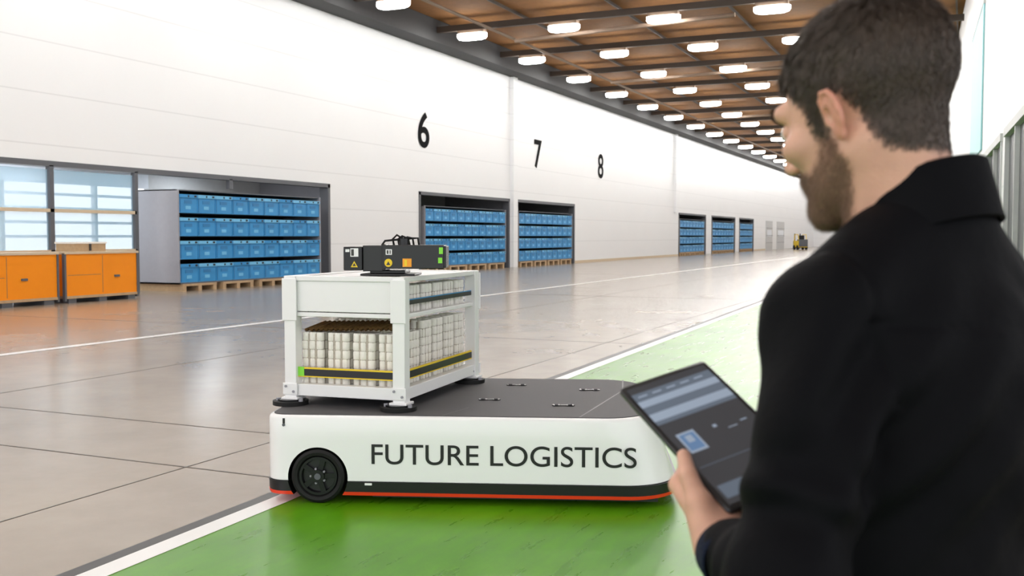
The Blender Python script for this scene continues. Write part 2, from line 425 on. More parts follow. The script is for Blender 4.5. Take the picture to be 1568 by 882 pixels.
def fitting(x,y):
    for dx in (-0.05,0.03): 
        b.cyl((x+dx,y,0.505),0.028,0.006,'black_gloss',n=16); b.cyl((x+dx,y,0.510),0.012,0.006,'deck_grey',n=12)
    b.box((x-0.07,y-0.012,0.5025),(x+0.05,y+0.012,0.507),'black_gloss')
for p in ((1.225,0.587),(1.678,0.408),(1.836,1.02),(1.35,1.2)): fitting(*p)
b.obj('deck',robot)
b=MB(); b.box((0.105,-0.002,0.452),(0.118,0.004,0.482),'black_plastic'); b.cyl((0.111,-0.003,0.445),0.008,0.006,'frame_dark','y')
b.box((0.57,-0.009,0.112),(0.61,-0.004,0.124),'white_paint'); b.obj('side_fittings',robot)
def wheel(y,sgn):
    b=MB(); n=48
    prof=[(0.05,0.075),(0.0,0.112),(-0.012,0.118),(-0.016,0.135),(-0.008,0.150),(0.012,0.155),(0.07,0.155),(0.085,0.148),(0.088,0.05)]
    rings=[[(r*math.cos(2*math.pi*i/n),yy*sgn,r*math.sin(2*math.pi*i/n)) for i in range(n)] for yy,r in prof]
    b.loft(rings,'black_rubber')
    b.cyl((0,0.035*sgn,0),0.108,0.03,'black_plastic','y',n=40)
    ri=[[(r*math.cos(2*math.pi*i/n),yy*sgn,r*math.sin(2*math.pi*i/n)) for i in range(n)] for yy,r in ((0.01,0.113),(-0.006,0.108),(-0.006,0.094),(0.02,0.090))]
    b.loft(ri,'black_gloss',cap=False)
    for i in range(5):
        T=Matrix.Rotation(i*2*math.pi/5+0.3,4,'Y')
        b.box((-0.014,(-0.002 if sgn>0 else -0.03),0.02),(0.014,(0.03 if sgn>0 else 0.002),0.098),'black_gloss',T)
        b.cyl((0.0,-0.003*sgn,0.042),0.006,0.012,'shelf_grey','y',n=8,T=Matrix.Rotation((i+.5)*2*math.pi/5+0.3,4,'Y'))
    b.cyl((0,0.0,0),0.036,0.03,'black_gloss','y',n=24); b.cyl((0,-0.016*sgn,0),0.018,0.012,'frame_dark','y',n=16)
    b.obj('drive_wheel',robot,loc=(0.302,y,0.156),smooth=True)
wheel(0.012,1); wheel(WD-0.012,-1)
text_obj('side_lettering','FUTURE LOGISTICS','black_plastic',1.47,0.114,(0.608,-0.0015,0.230),(math.pi/2,0,0),robot,offset=0.003,ext=0.001)

# rack on the deck
KROT=TH-math.radians(18)
e1=(math.cos(math.radians(18)),-math.sin(math.radians(18)))
RW=0.70; RD=1.17
FR=(-0.636,5.77); FL=(FR[0]-RW*e1[0],FR[1]-RW*e1[1])
rack=empty('transport_rack',W(FL[0],FL[1],0.503),KROT)
b=MB(); P=0.038
posts=[(0,0),(RW,0),(RW,RD),(0,RD)]
for (x,y) in posts:
    b.box((x-P,y-P,0.03),(x+P,y+P,0.765),'white_paint')
    b.box((x-0.055,y-0.055,0.03),(x+0.055,y+0.055,0.045),'white_paint')
    ya=(y-P-0.008) if y==0 else (y+P)
    b.box((x-0.048,ya,0.06),(x+0.048,ya+0.008,0.13),'white_paint')
    b.box((x-0.048,ya,0.50),(x+0.048,ya+0.008,0.75),'white_paint')
def rails(z0,z1,t=0.025,front=True):
    if front: b.box((P,-t,z0),(RW-P,t,z1),'white_paint')
    b.box((P,RD-t,z0),(RW-P,RD+t,z1),'white_paint')
    for x in (0,RW): b.box((x-t,P,z0),(x+t,RD-P,z1),'white_paint')
rails(0.055,0.125,0.03); rails(0.735,0.765,0.03); rails(0.525,0.55,0.022)
b.box((P,-0.02,0.555),(RW-P,0.0,0.735),'white_paint')
b.box((0.0,0.0,0.745),(RW,RD,0.757),'white_paint')
b.box((0.02,0.02,0.53),(RW-0.02,RD-0.02,0.54),'white_paint')
b.box((0.02,0.02,0.10),(RW-0.02,RD-0.02,0.118),'white_paint')
b.obj('frame',rack,bevel=0.004)
b=MB()
for (x,y) in posts:
    b.cyl((x-0.01,y-0.02,0.012),0.105,0.024,'black_rubber',n=32); b.cyl((x-0.01,y-0.02,0.028),0.075,0.012,'black_gloss',n=32)
    for s in (-1,1):
        b.cyl((x+s*0.075,y-0.05,0.03),0.013,0.02,'shelf_grey',n=8)
    b.cyl((x+0.025,y-0.047,0.08),0.008,0.012,'shelf_grey','y',n=8); b.cyl((x-0.025,y-0.047,0.11),0.008,0.012,'shelf_grey','y',n=8)
b.obj('foot_pads',rack,smooth=True)
b=MB()
for (z0,z1,c) in ((0.172,0.213,'black_plastic'),(0.213,0.222,'yellow'),(0.165,0.172,'yellow')):
    b.box((P,-0.012,z0),(RW-P,0.004,z1),c); b.box((RW-0.004,P,z0),(RW+0.012,RD-P,z1),c)
b.box((RW-0.004,P,0.600),(RW+0.010,RD-P,0.626),'black_plastic'); b.box((RW-0.004,P,0.626),(RW+0.010,RD-P,0.631),'bin_blue')
b.box((P,-0.014,0.17),(P+0.04,-0.011,0.225),'green_label')
b.obj('cargo_straps',rack)
# cargo: wrapped bundles of rolls, each bundle three rolls wide
b=MB()
def stackgrp(x0,y0,nx,ny,z0,layers,r=0.0245,lh=0.052):
    for i in range(nx):
        for j in range(ny):
            for l in range(layers):
                if 0<i<nx-1 and 0<j<ny-1 and l<layers-1: continue
                x=x0+r+i*2*r*0.95+random.uniform(-.002,.002); y=y0+r+j*2*r*0.95+random.uniform(-.002,.002); z=z0+l*lh
                rb=r*random.uniform(0.96,1.04)
                b.loft([[(x+rb*s*math.cos(2*math.pi*q/12),y+rb*s*math.sin(2*math.pi*q/12),z+lh*t) for q in range(12)] for t,s in ((0.0,0.90),(0.10,1.0),(0.84,1.0),(0.95,0.88))],'carton')
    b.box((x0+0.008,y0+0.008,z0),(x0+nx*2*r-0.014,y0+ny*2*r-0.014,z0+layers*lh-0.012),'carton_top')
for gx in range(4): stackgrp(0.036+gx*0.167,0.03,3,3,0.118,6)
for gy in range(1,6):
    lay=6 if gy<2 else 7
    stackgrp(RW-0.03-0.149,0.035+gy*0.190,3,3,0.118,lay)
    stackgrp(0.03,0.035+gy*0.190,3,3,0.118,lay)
b.obj('lower_cartons',rack,smooth=True)
b=MB()
for gy in range(6): stackgrp(RW-0.025-0.149,0.035+gy*0.187,3,3,0.54,3,lh=0.056); 
for gy in range(6): stackgrp(0.03,0.035+gy*0.187,3,3,0.54,3,lh=0.056)
b.obj('upper_cartons',rack,smooth=True)
b=MB()
nw=60; vs=[];fs=[]
for i in range(nw+1):
    x=0.045+i*(RW-0.09-0.02)/nw
    z=0.440+0.006*math.sin(i*1.9)+0.02*i/nw
    vs+= [(x,0.035,z),(x,0.30,z+0.03)]
for i in range(nw): fs.append((2*i,2*i+2,2*i+3,2*i+1))
b.add(vs,fs,'corrugated'); b.add([(v[0],v[1],v[2]-0.006) for v in vs],fs,'corrugated')
b.obj('corrugated_cover',rack)

# sensor head on the rack
sens=empty('sensor_unit',W(-0.985,5.90,1.268),TH-math.radians(3)); sens.scale=(1.04,1.04,1.08)
b=MB()
b.box((0.09,0.02,0.0),(0.40,0.30,0.012),'black_plastic'); b.box((0.14,0.05,0.012),(0.34,0.25,0.03),'black_gloss')
b.box((0.0,0.0,0.03),(0.105,0.20,0.158),'black_gloss'); b.box((0.105,0.02,0.025),(0.22,0.2,0.165),'black_plastic')
b.box((0.225,0.0,0.04),(0.565,0.16,0.168),'black_plastic'); b.box((0.215,0.01,0.03),(0.235,0.17,0.172),'black_gloss')
b.box((0.56,0.01,0.045),(0.578,0.15,0.163),'black_gloss')
b.obj('housings',sens,bevel=0.004)
b=MB()
def lab(x0,z0,x1,z1,k,y=-0.002): b.box((x0,y,z0),(x1,y+0.003,z1),k)
lab(0.040,0.105,0.085,0.150,'white_paint'); lab(0.045,0.11,0.06,0.145,'line_dark',-0.003); lab(0.012,0.13,0.035,0.145,'white_paint')
def tri(x,z,s,y,k): b.add([(x-s,y,z),(x+s,y,z),(x,y,z+1.7*s)],[(0,1,2)],k)
tri(0.062,0.048,0.020,-0.003,'yellow'); tri(0.062,0.054,0.010,-0.004,'line_dark')
b.cyl((0.255,-0.002,0.072),0.022,0.004,'yellow','y',n=20); tri(0.255,0.060,0.012,-0.006,'line_dark')
lab(0.335,0.05,0.385,0.095,'orange_label'); lab(0.345,0.055,0.36,0.088,'yellow',-0.003)
lab(0.24,0.115,0.275,0.145,'white_paint'); lab(0.246,0.12,0.256,0.14,'line_dark',-0.003); lab(0.262,0.12,0.268,0.14,'line_dark',-0.003)
lab(0.535,0.07,0.558,0.10,'green_label'); lab(0.54,0.12,0.562,0.155,'green_label')
b.obj('labels',sens)
b=MB()
for q in range(4):
    x=0.27+0.03*q
    b.tube([(x,0.10,0.165),(x-0.005,0.09,0.20),(x+0.02,0.08,0.222-0.006*q),(x+0.05,0.08,0.205),(x+0.055,0.09,0.165)],0.006,'black_rubber')
b.cyl((0.33,0.09,0.185),0.03,0.035,'black_gloss',n=20); b.tube([(0.2,0.1,0.165),(0.22,0.09,0.19),(0.27,0.09,0.195),(0.33,0.09,0.2)],0.006,'black_rubber')
b.obj('cables',sens,smooth=True)

# ---------------------------------------------------------------- SDF tools for the person
def cap(P,a,b_,ra,rb=None):
    rb=ra if rb is None else rb
    ax,ay,az=a;bx,by,bz=(b_[0]-ax,b_[1]-ay,b_[2]-az)
    px,py,pz=P[0]-ax,P[1]-ay,P[2]-az
    h=np.clip((px*bx+py*by+pz*bz)/(bx*bx+by*by+bz*bz+1e-12),0,1)
    return np.sqrt((px-bx*h)**2+(py-by*h)**2+(pz-bz*h)**2)-(ra+(rb-ra)*h)
def ell(P,c,r):
    x,y,z=(P[0]-c[0]),(P[1]-c[1]),(P[2]-c[2])
    k0=np.sqrt((x/r[0])**2+(y/r[1])**2+(z/r[2])**2); k1=np.sqrt((x/r[0]**2)**2+(y/r[1]**2)**2+(z/r[2]**2)**2)+1e-9
    return k0*(k0-1)/k1
def smin(a,b_,k):
    h=np.clip(0.5+0.5*(b_-a)/k,0,1); return b_*(1-h)+a*h-k*h*(1-h)
def smax(a,b_,k): return -smin(-a,-b_,k)
def sdf_mesh(fn,lo,hi,h):
    lo=np.array(lo,float);hi=np.array(hi,float); n=np.ceil((hi-lo)/h).astype(int)+1
    ax=[(lo[i]+h*np.arange(n[i])).astype(np.float32) for i in range(3)]
    P=np.meshgrid(*ax,indexing='ij'); V=fn(P).astype(np.float32)
    ins=V<0; nx,ny,nz=n
    cnt=np.zeros((nx-1,ny-1,nz-1),np.int8); C=[(i,j,k) for i in (0,1) for j in (0,1) for k in (0,1)]
    for (i,j,k) in C: cnt+=ins[i:nx-1+i,j:ny-1+j,k:nz-1+k]
    act=(cnt>0)&(cnt<8); ids=-np.ones(act.shape,np.int64); I,J,K=np.nonzero(act); ids[I,J,K]=np.arange(len(I))
    acc=np.zeros((len(I),3)); num=np.zeros(len(I))
    for a in range(8):
        for c in range(a+1,8):
            A=C[a];B=C[c]
            if sum(abs(A[q]-B[q]) for q in range(3))!=1: continue
            va=V[I+A[0],J+A[1],K+A[2]];vb=V[I+B[0],J+B[1],K+B[2]]
            cr=(va<0)!=(vb<0); t=np.where(cr,va/np.where(va==vb,1,va-vb),0)
            for q in range(3): acc[:,q]+=cr*(A[q]+t*(B[q]-A[q]))
            num+=cr
    verts=lo+h*(np.stack([I,J,K],1)+acc/num[:,None])
    faces=[]
    for d in range(3):
        u=(d+1)%3;v=(d+2)%3
        s0=[slice(1,-1)]*3; s1=[slice(1,-1)]*3
        s0[d]=slice(0,-1); s1[d]=slice(1,None)
        a=ins[tuple(s0)];c=ins[tuple(s1)]
        idx=np.array(np.nonzero(a!=c)).T
        off=np.array([1,1,1]);off[d]=0
        p=idx+off
        flag=a[tuple(idx.T)]
        def cell(du,dv):
            q=p.copy();q[:,u]+=du;q[:,v]+=dv
            return ids[q[:,0],q[:,1],q[:,2]]
        quad=np.stack([cell(-1,-1),cell(0,-1),cell(0,0),cell(-1,0)],1)
        quad[~flag]=quad[~flag][:,::-1]
        faces.append(quad)
    F=np.concatenate(faces); F=F[(F>=0).all(1)]
    return verts,F
def np_obj(name,verts,F,mats,parent,loc=(0,0,0),rot=(0,0,0),smooth=True):
    me=bpy.data.meshes.new(name)
    k=F.shape[1]
    me.vertices.add(len(verts)); me.vertices.foreach_set('co',np.asarray(verts,np.float32).ravel())
    me.loops.add(F.size); me.loops.foreach_set('vertex_index',F.astype(np.int32).ravel())
    me.polygons.add(len(F)); me.polygons.foreach_set('loop_start',np.arange(0,F.size,k,dtype=np.int32))
    me.update(calc_edges=True); me.validate()
    for m in mats: me.materials.append(M[m])
    if smooth: me.shade_smooth()
    o=bpy.data.objects.new(name,me); scene.collection.objects.link(o)
    o.parent=parent;o.location=loc;o.rotation_euler=rot
    return o

# ---------------------------------------------------------------- man
NR,NF=0.452,1.14
NX,NY,_=W(NR,NF)
BROT=TH+math.radians(35)
man=empty('man',(NX,NY,0),BROT)
def BL_(R,F,z):
    d=(R-NR,F-NF); c=math.cos(math.radians(35)); s=math.sin(math.radians(35))
    return Vector((d[0]*c+d[1]*s, -d[0]*s+d[1]*c, z))
tBL=BL_(0.256,1.178,1.172); tTL=BL_(0.145,1.371,1.289); tTR=BL_(0.271,1.4226,1.322)
ev=(tTL-tBL); TLn=ev.length; ev.normalize()
wv=(tTR-tTL); wv=(wv-ev*wv.dot(ev)); TWn=wv.length; wv.normalize()
nv=wv.cross(ev).normalized()
tBR=tBL+wv*TWn
TW=TWn; THt=TLn
Lsh=(-0.158,0.0,1.412); Rsh=(0.162,0.0,1.412)
Lel=(-0.258,-0.045,1.15); Rel=(0.272,-0.05,1.15)
def frame_pt(side,s,a,n_):
    if side<0: return tBL+ev*s+wv*a+nv*n_
    return tBR+ev*s-wv*a+nv*n_
Lwr=frame_pt(-1,-0.030,-0.022,-0.020); Rwr=frame_pt(1,-0.030,-0.022,-0.020)
def jacket(P):
    X,Y,Z=P
    d=ell(P,(0,0.0,1.27),(0.186,0.128,0.225))
    d=smin(d,ell(P,(0,-0.03,1.33),(0.160,0.11,0.15)),0.05)
    d=smin(d,ell(P,(0,0.01,1.00),(0.175,0.122,0.26)),0.10)
    for s,S,E,Wr in ((-1,Lsh,Lel,Lwr),(1,Rsh,Rel,Rwr)):
        d=smin(d,cap(P,(s*0.02,-0.015,1.500),(s*0.145,-0.006,1.428),0.060,0.054),0.05)
        arm=cap(P,S,E,0.061,0.056)
        Wv=Vector(Wr); Ev=Vector(E); dirv=(Wv-Ev).normalized(); Wc=Wv-dirv*0.012
        fore=cap(P,E,tuple(Wv),0.055,0.038)
        pl=(X-Wc.x)*dirv.x+(Y-Wc.y)*dirv.y+(Z-Wc.z)*dirv.z
        fore=smax(fore,pl,0.006)
        q=np.sqrt((X-E[0])**2+(Y-E[1])**2+(Z-E[2])**2)
        fold=0.008*np.sin(q*85+X*20+np.sin(Z*40)*1.1)*np.exp(-(q/0.14)**2)
        q3=np.sqrt((X-s*0.20)**2+(Y+0.0)**2+(Z-1.33)**2)
        fold=fold+0.007*np.sin(Y*60+X*s*40+Z*26)*np.exp(-(q3/0.14)**2)
        a2=smin(arm,fore,0.035)+fold
        d=smin(d,a2,0.022)
        q2=np.sqrt((X-s*0.13)**2+(Y+0.07)**2+(Z-1.30)**2)
        d=d+0.009*np.sin((X*s+Z*0.8)*75)*np.exp(-(q2/0.12)**2)
    d=d+0.006*np.sin(Z*45+X*14+2*np.sin(X*12+Y*9))*np.clip((1.30-Z)/0.3,0,1)
    d=d+0.003*np.exp(-((Z-1.405-0.05*np.abs(X))/0.004)**2)*(Y<0)*(np.abs(X)<0.17)
    for s in (-1,1): d=d+0.004*np.exp(-((X*s-0.160+0.10*np.abs(Z-1.42))/0.004)**2)*(Z>1.33)
    d=smax(d,0.84-Z,0.008)
    d=smax(d,-ell(P,(0,0.012,1.585),(0.060,0.068,0.065)),0.01)
    return d
v,F=sdf_mesh(jacket,(-0.40,-0.26,0.82),(0.40,0.32,1.58),0.005)
np_obj('jacket',v,F,['jacket'],man)
b=MB()
for E,Wr in ((Lel,Lwr),(Rel,Rwr)):
    dv=(Vector(Wr)-Vector(E)).normalized(); c=Vector(Wr)-dv*0.012
    T=Matrix.Translation(c)@dv.to_track_quat('Z','Y').to_matrix().to_4x4()
    n=32; rings=[]
    for z,r in ((-0.045,0.043),(-0.043,0.0445),(-0.02,0.043),(0.0,0.041),(0.004,0.039),(0.002,0.035),(-0.03,0.033)):
        rings.append([(r*math.cos(2*math.pi*i/n),r*math.sin(2*math.pi*i/n)*0.92,z) for i in range(n)])
    b.loft(rings,'cuff',cap=False,T=T)
b.obj('cuffs',man,smooth=True)
# collar
b=MB(); rings=[]
prof=[(0.064,-0.075),(0.063,0.0),(0.066,0.006),(0.070,0.004),(0.076,-0.018),(0.084,-0.048),(0.087,-0.058),(0.083,-0.060),(0.074,-0.028),(0.068,-0.075)]
for i in range(61):
    a=math.radians(100+340*i/60)
    fr=0.5+0.5*math.sin(a)
    zt=1.582-0.052*fr
    rings.append([(1.0*r*math.cos(a),-0.002+1.08*r*math.sin(a),zt+dz*(1+0.25*fr)) for r,dz in prof])
b.loft(rings,'jacket'); b.obj('collar',man,smooth=True)
def trousers(P):
    X,Y,Z=P
    d=ell(P,(0,0.0,0.92),(0.165,0.115,0.15))
    for s in (-1,1):
        lg=smin(cap(P,(s*0.09,0,0.88),(s*0.105,0.015,0.50),0.092,0.066),cap(P,(s*0.105,0.015,0.50),(s*0.11,-0.02,0.09),0.065,0.050),0.03)
        q=np.abs(Z-0.5); lg=lg+0.004*np.sin(Z*70+Y*20)*np.exp(-(q/0.12)**2)+0.004*np.sin(Z*90)*np.exp(-((Z-0.12)/0.07)**2)
        d=smin(d,lg,0.03) if s<0 else smin(d,lg,0.012)
    return smax(d,0.055-Z,0.006)
v,F=sdf_mesh(trousers,(-0.22,-0.16,0.03),(0.22,0.16,1.08),0.008)
np_obj('trousers',v,F,['trousers'],man)
def shoes(P):
    d=None
    for s in (-1,1):
        e=smin(ell(P,(s*0.115,0.09,0.035),(0.048,0.115,0.05)),ell(P,(s*0.11,-0.03,0.05),(0.042,0.065,0.065)),0.03)
        d=e if d is None else np.minimum(d,e)
    return smax(d,0.001-P[2],0.004)
v,F=sdf_mesh(shoes,(-0.19,-0.12,-0.01),(0.19,0.23,0.14),0.006)
np_obj('shoes',v,F,['shoe'],man)
# hands
def make_hand(side,name):
    fp=lambda s,a,n_: frame_pt(side,s,a,n_)
    Wp=Vector(Lwr if side<0 else Rwr); El=Vector(Lel if side<0 else Rel)
    back=(El-Wp).normalized()
    seg=[]
    seg.append((Wp+back*0.05,Wp,0.027,0.024,0.012))
    K=[fp(0.085,-0.010,-0.024),fp(0.082,0.012,-0.027),fp(0.070,0.032,-0.029),fp(0.052,0.050,-0.029)]
    for i,k in enumerate(K):
        st=Wp+(k-K[1])*0.28
        seg.append((st,k,0.0165,0.0125,0.016))
    fl=[(0.040,0.024,0.020),(0.044,0.027,0.021),(0.040,0.025,0.020),(0.032,0.019,0.018)]
    sp=[0.75,0.45,0.25,0.05]
    for i,k in enumerate(K):
        inn=wv*(-side)
        d=(inn*1.0+ev*sp[i]).normalized()
        r=[0.0095,0.0098,0.0092,0.0082][i]
        base=k; p1=base+d*fl[i][0]+nv*0.008; p1=p1-nv*((p1-tBL).dot(nv)+0.0045+r+0.002)
        p2=p1+d*fl[i][1]; p2=p2-nv*((p2-tBL).dot(nv)+0.0045+r)
        p3=p2+(d*0.97-ev*0.1).normalized()*fl[i][2]
        seg+= [(base,p1,r*1.22,r*1.05,0.006),(p1,p2,r*1.05,r*0.98,0.003),(p2,p3,r*0.98,r*0.82,0.003)]
    t0=Wp+(fp(0.0,-0.012,-0.004)-fp(0,0,0))+ev*0.012
    t1=fp(0.030,-0.020,-0.002); t2=fp(0.066,-0.013,0.010); t3=fp(0.094,-0.001,0.0135)
    seg+=[(t0,t1,0.020,0.0155,0.018),(t1,t2,0.0145,0.0112,0.008),(t2,t3,0.0112,0.0088,0.003)]
    seg.append((Wp+ev*0.01-nv*0.005,fp(0.03,0.015,-0.027),0.020,0.015,0.015))
    pts=np.array([list(q) for s_ in seg for q in s_[:2]]); lo=pts.min(0)-0.032; hi=pts.max(0)+0.032
    def fn(P):
        d=None
        for a,c,ra,rb,k in seg:
            e=cap(P,tuple(a),tuple(c),ra,rb)
            d=e if d is None else smin(d,e,k)
        # knuckle creases across the thumb joint
        for jp in (t2,):
            dd=(t3-t2).normalized()
            u=(P[0]-jp.x)*dd.x+(P[1]-jp.y)*dd.y+(P[2]-jp.z)*dd.z
            rr_=np.sqrt((P[0]-jp.x)**2+(P[1]-jp.y)**2+(P[2]-jp.z)**2)
            d=d+0.0006*np.cos(u*1600)*np.exp(-(rr_/0.013)**2)
        return d
    v,F=sdf_mesh(fn,lo,hi,0.0017)
    np_obj(name,v,F,['skin_hand'],man)
    b=MB(); d=(t3-t2).normalized(); up=(nv-d*nv.dot(d)).normalized(); sd=d.cross(up)
    c=t3+up*0.0078-d*0.001; rings=[]
    for u in (-1,-0.7,0,0.7,1):
        rings.append([tuple(c+d*0.0075*u+sd*0.0058*w*(1-0.25*abs(u)**3)-up*(0.003*w*w+0.0015*u*u)) for w in (-1,-.5,0,.5,1)])
    b.loft(rings,'nail',closed=False,cap=False); b.obj(name+'_thumb_nail',man,smooth=True)
make_hand(-1,'hand_left'); make_hand(1,'hand_right')
# tablet
tab=empty('tablet',(0,0,0),0,man)
Rm=Matrix((wv,ev,nv)).transposed().to_4x4()
tab.matrix_local=Matrix.Translation(tBL)@Rm
def rr(x0,y0,x1,y1,r,z,n=6):
    pts=[]
    for cx,cy,a0 in ((x1-r,y0+r,-90),(x1-r,y1-r,0),(x0+r,y1-r,90),(x0+r,y0+r,180)):
        for q in range(n+1):
            a=math.radians(a0+90*q/n); pts.append((cx+r*math.cos(a),cy+r*math.sin(a),z))
    return pts
b=MB()
b.loft([rr(0.002,0.002,TW-.002,THt-.002,0.006,-0.0045),rr(0,0,TW,THt,0.007,-0.002),rr(0,0,TW,THt,0.007,0.0022),rr(0.001,0.001,TW-.001,THt-.001,0.006,0.0032)],'tablet_edge')
b.loft([rr(0.0012,0.0012,TW-.0012,THt-.0012,0.006,0.003),rr(0.0018,0.0018,TW-.0018,THt-.0018,0.006,0.0037)],'tablet_body')
b.obj('case',tab,smooth=True)
b=MB(); z=0.0041
def ui(x0,t0,x1,t1,k,dz=0.0):
    b.add([(x0*TW,(1-t1)*THt,z+dz),(x1*TW,(1-t1)*THt,z+dz),(x1*TW,(1-t0)*THt,z+dz),(x0*TW,(1-t0)*THt,z+dz)],[(0,1,2,3)],k)
ui(0.05,0.035,0.95,0.965,'scr_dark')
ui(0.05,0.085,0.95,0.15,'scr_mid',0.0002); ui(0.05,0.15,0.95,0.20,'scr_light',0.0002)
ui(0.05,0.20,0.95,0.26,'scr_mid',0.0002); ui(0.05,0.26,0.95,0.32,'scr_light',0.0002); ui(0.05,0.32,0.95,0.35,'scr_mid',0.0002)
for q in range(5): ui(0.1+0.16*q,0.11,0.2+0.16*q,0.12,'scr_light',0.0004)
ui(0.12,0.45,0.31,0.60,'scr_light',0.0004); ui(0.14,0.465,0.29,0.585,'scr_blue',0.0006); ui(0.18,0.48,0.25,0.53,'scr_light',0.0008)
ui(0.50,0.47,0.54,0.49,'scr_light',0.0004); ui(0.62,0.52,0.72,0.526,'scr_light',0.0004); ui(0.78,0.50,0.85,0.508,'scr_light',0.0004)
ui(0.08,0.84,0.60,0.93,'scr_mid',0.0004); ui(0.08,0.70,0.9,0.704,'scr_mid',0.0004)
b.obj('screen',tab)

# head -------------------------------------------------------------
PSI=37.0
hl=BL_(0.400,1.155,1.648)
hz=math.radians(PSI-35); hp=math.radians(-19)
head=empty('head',tuple(hl),0,man); head.rotation_euler=(hp,0,hz)
inv=(Matrix.Translation(hl)@Matrix.Rotation(hz,4,'Z')@Matrix.Rotation(hp,4,'X')).inverted()
NK=inv@Vector((-0.006,-0.004,1.46))
def headsdf(P):
    X,Y,Z=P; A=(np.abs(X),Y,Z)
    d=ell(P,(0,-0.018,0.030),(0.075,0.098,0.080))
    d=smin(d,ell(P,(0,0.034,-0.022),(0.060,0.060,0.080)),0.025)
    d=smin(d,ell(P,(0,0.040,-0.078),(0.047,0.044,0.036)),0.025)
    d=smin(d,cap(P,(-0.012,0.078,-0.104),(0.012,0.078,-0.104),0.016),0.02)
    d=smin(d,cap(A,(0.052,0.0,-0.058),(0.022,0.068,-0.100),0.016,0.013),0.022)
    d=smin(d,cap(A,(0.012,0.086,0.022),(0.044,0.076,0.020),0.012,0.011),0.012)
    d=smin(d,ell(A,(0.046,0.064,-0.028),(0.021,0.021,0.017)),0.016)
    d=smin(d,cap(P,(0,0.088,0.010),(0,0.114,-0.030),0.0075,0.0095),0.009)
    d=smin(d,ell(A,(0.0105,0.102,-0.036),(0.008,0.010,0.0075)),0.005)
    d=smin(d,ell(P,(0,0.082,-0.064),(0.026,0.018,0.020)),0.012)
    d=smax(d,-ell(A,(0.035,0.094,-0.002),(0.021,0.017,0.011)),0.010)
    d=smin(d,ell(A,(0.031,0.0775,-0.001),(0.0145,0.0125,0.0118)),0.003)
    lip=cap(A,(0.0,0.0975,-0.0605),(0.020,0.088,-0.063),0.0048,0.003); d=smin(d,lip,0.003)
    lip=cap(A,(0.0,0.0965,-0.0715),(0.018,0.088,-0.070),0.0056,0.003); d=smin(d,lip,0.003)
    d=smin(d,cap(P,(0.0,-0.028,-0.05),tuple(NK),0.051,0.056),0.03)
    d=smin(d,cap(A,(0.048,-0.02,-0.055),(0.02,NK.y+0.045,-0.19),0.014,0.014),0.02)
    # ears: pinna disc, raised helix rim, concha hollow, antihelix ridge, lobe, tragus
    sc=0.84
    ca,sa=math.cos(0.16),math.sin(0.16)
    Yr=((Y+0.008)*ca-(Z+0.020)*sa)/sc; Zr=((Y+0.008)*sa+(Z+0.020)*ca)/sc
    cb,sb=math.cos(0.42),math.sin(0.42)
    X0=(np.abs(X)-0.0765)/sc
    Xe=X0*cb+Yr*sb; Ye=-X0*sb+Yr*cb
    E=(Xe,Ye,Zr)
    ear=ell(E,(0.003,-0.004,0.003),(0.0060,0.0190,0.030))
    pts=[(0.004,0.012,0.008),(0.006,0.008,0.024),(0.007,-0.003,0.031),(0.007,-0.015,0.026),(0.007,-0.021,0.012),(0.006,-0.019,-0.004),(0.004,-0.012,-0.018)]
    for p0,p1 in zip(pts[:-1],pts[1:]): ear=smin(ear,cap(E,p0,p1,0.0032,0.0032),0.0025)
    ear=smin(ear,ell(E,(0.001,0.002,-0.026),(0.006,0.009,0.011)),0.006)
    ear=smax(ear,-ell(E,(0.010,0.003,-0.002),(0.0085,0.0095,0.014)),0.003)
    ear=smin(ear,cap(E,(0.005,-0.010,-0.012),(0.006,-0.008,0.016),0.0028,0.0025),0.003)
    ear=smin(ear,ell(E,(0.002,0.014,-0.004),(0.005,0.004,0.007)),0.004)
    d=smin(d,ear*sc,0.004)
    return d
hv,hF=sdf_mesh(headsdf,(-0.114,-0.150,-0.225),(0.114,0.135,0.125),0.0018)
def inpoly(y,z,poly):
    ins=np.zeros(len(y),bool); n=len(poly)
    for i in range(n):
        y0,z0=poly[i];y1,z1=poly[(i+1)%n]
        c=((z0>z)!=(z1>z)); t=(y1-y0)*(z-z0)/((z1-z0) if z1!=z0 else 1e-9)+y0
        ins^=c&(y<t)
    return ins
hairpoly=[(0.13,0.066),(0.080,0.062),(0.058,0.056),(0.046,0.030),(0.034,0.012),(0.028,-0.030),(0.014,-0.036),(0.012,0.000),(0.000,0.010),(-0.016,0.010),(-0.026,-0.006),(-0.030,-0.030),(-0.036,-0.050),(-0.045,-0.072),(-0.07,-0.084),(-0.16,-0.084),(-0.16,0.16),(0.13,0.16)]
beardpoly=[(0.010,-0.034),(0.028,-0.028),(0.036,-0.050),(0.060,-0.062),(0.082,-0.050),(0.090,-0.044),(0.13,-0.044),(0.13,-0.14),(0.03,-0.135),(0.010,-0.105),(-0.002,-0.075),(0.002,-0.05)]
jy=hv[:,1]+rng.normal(0,0.002,len(hv)); jz=hv[:,2]+rng.normal(0,0.002,len(hv))
isear=(np.abs(hv[:,0])>0.0768)&(np.abs(hv[:,1]+0.010)<0.030)&(np.abs(hv[:,2]+0.020)<0.038)
hm=(inpoly(jy,jz,hairpoly)&~isear).astype(float)
lipz=(np.abs(hv[:,0])<0.021)&(hv[:,1]>0.085)&(hv[:,2]<-0.057)&(hv[:,2]>-0.076)
bmk=(inpoly(jy,jz,beardpoly)&~isear&~lipz).astype(float)
ed=np.concatenate([hF[:,[0,1]],hF[:,[1,2]],hF[:,[2,3]],hF[:,[3,0]]])
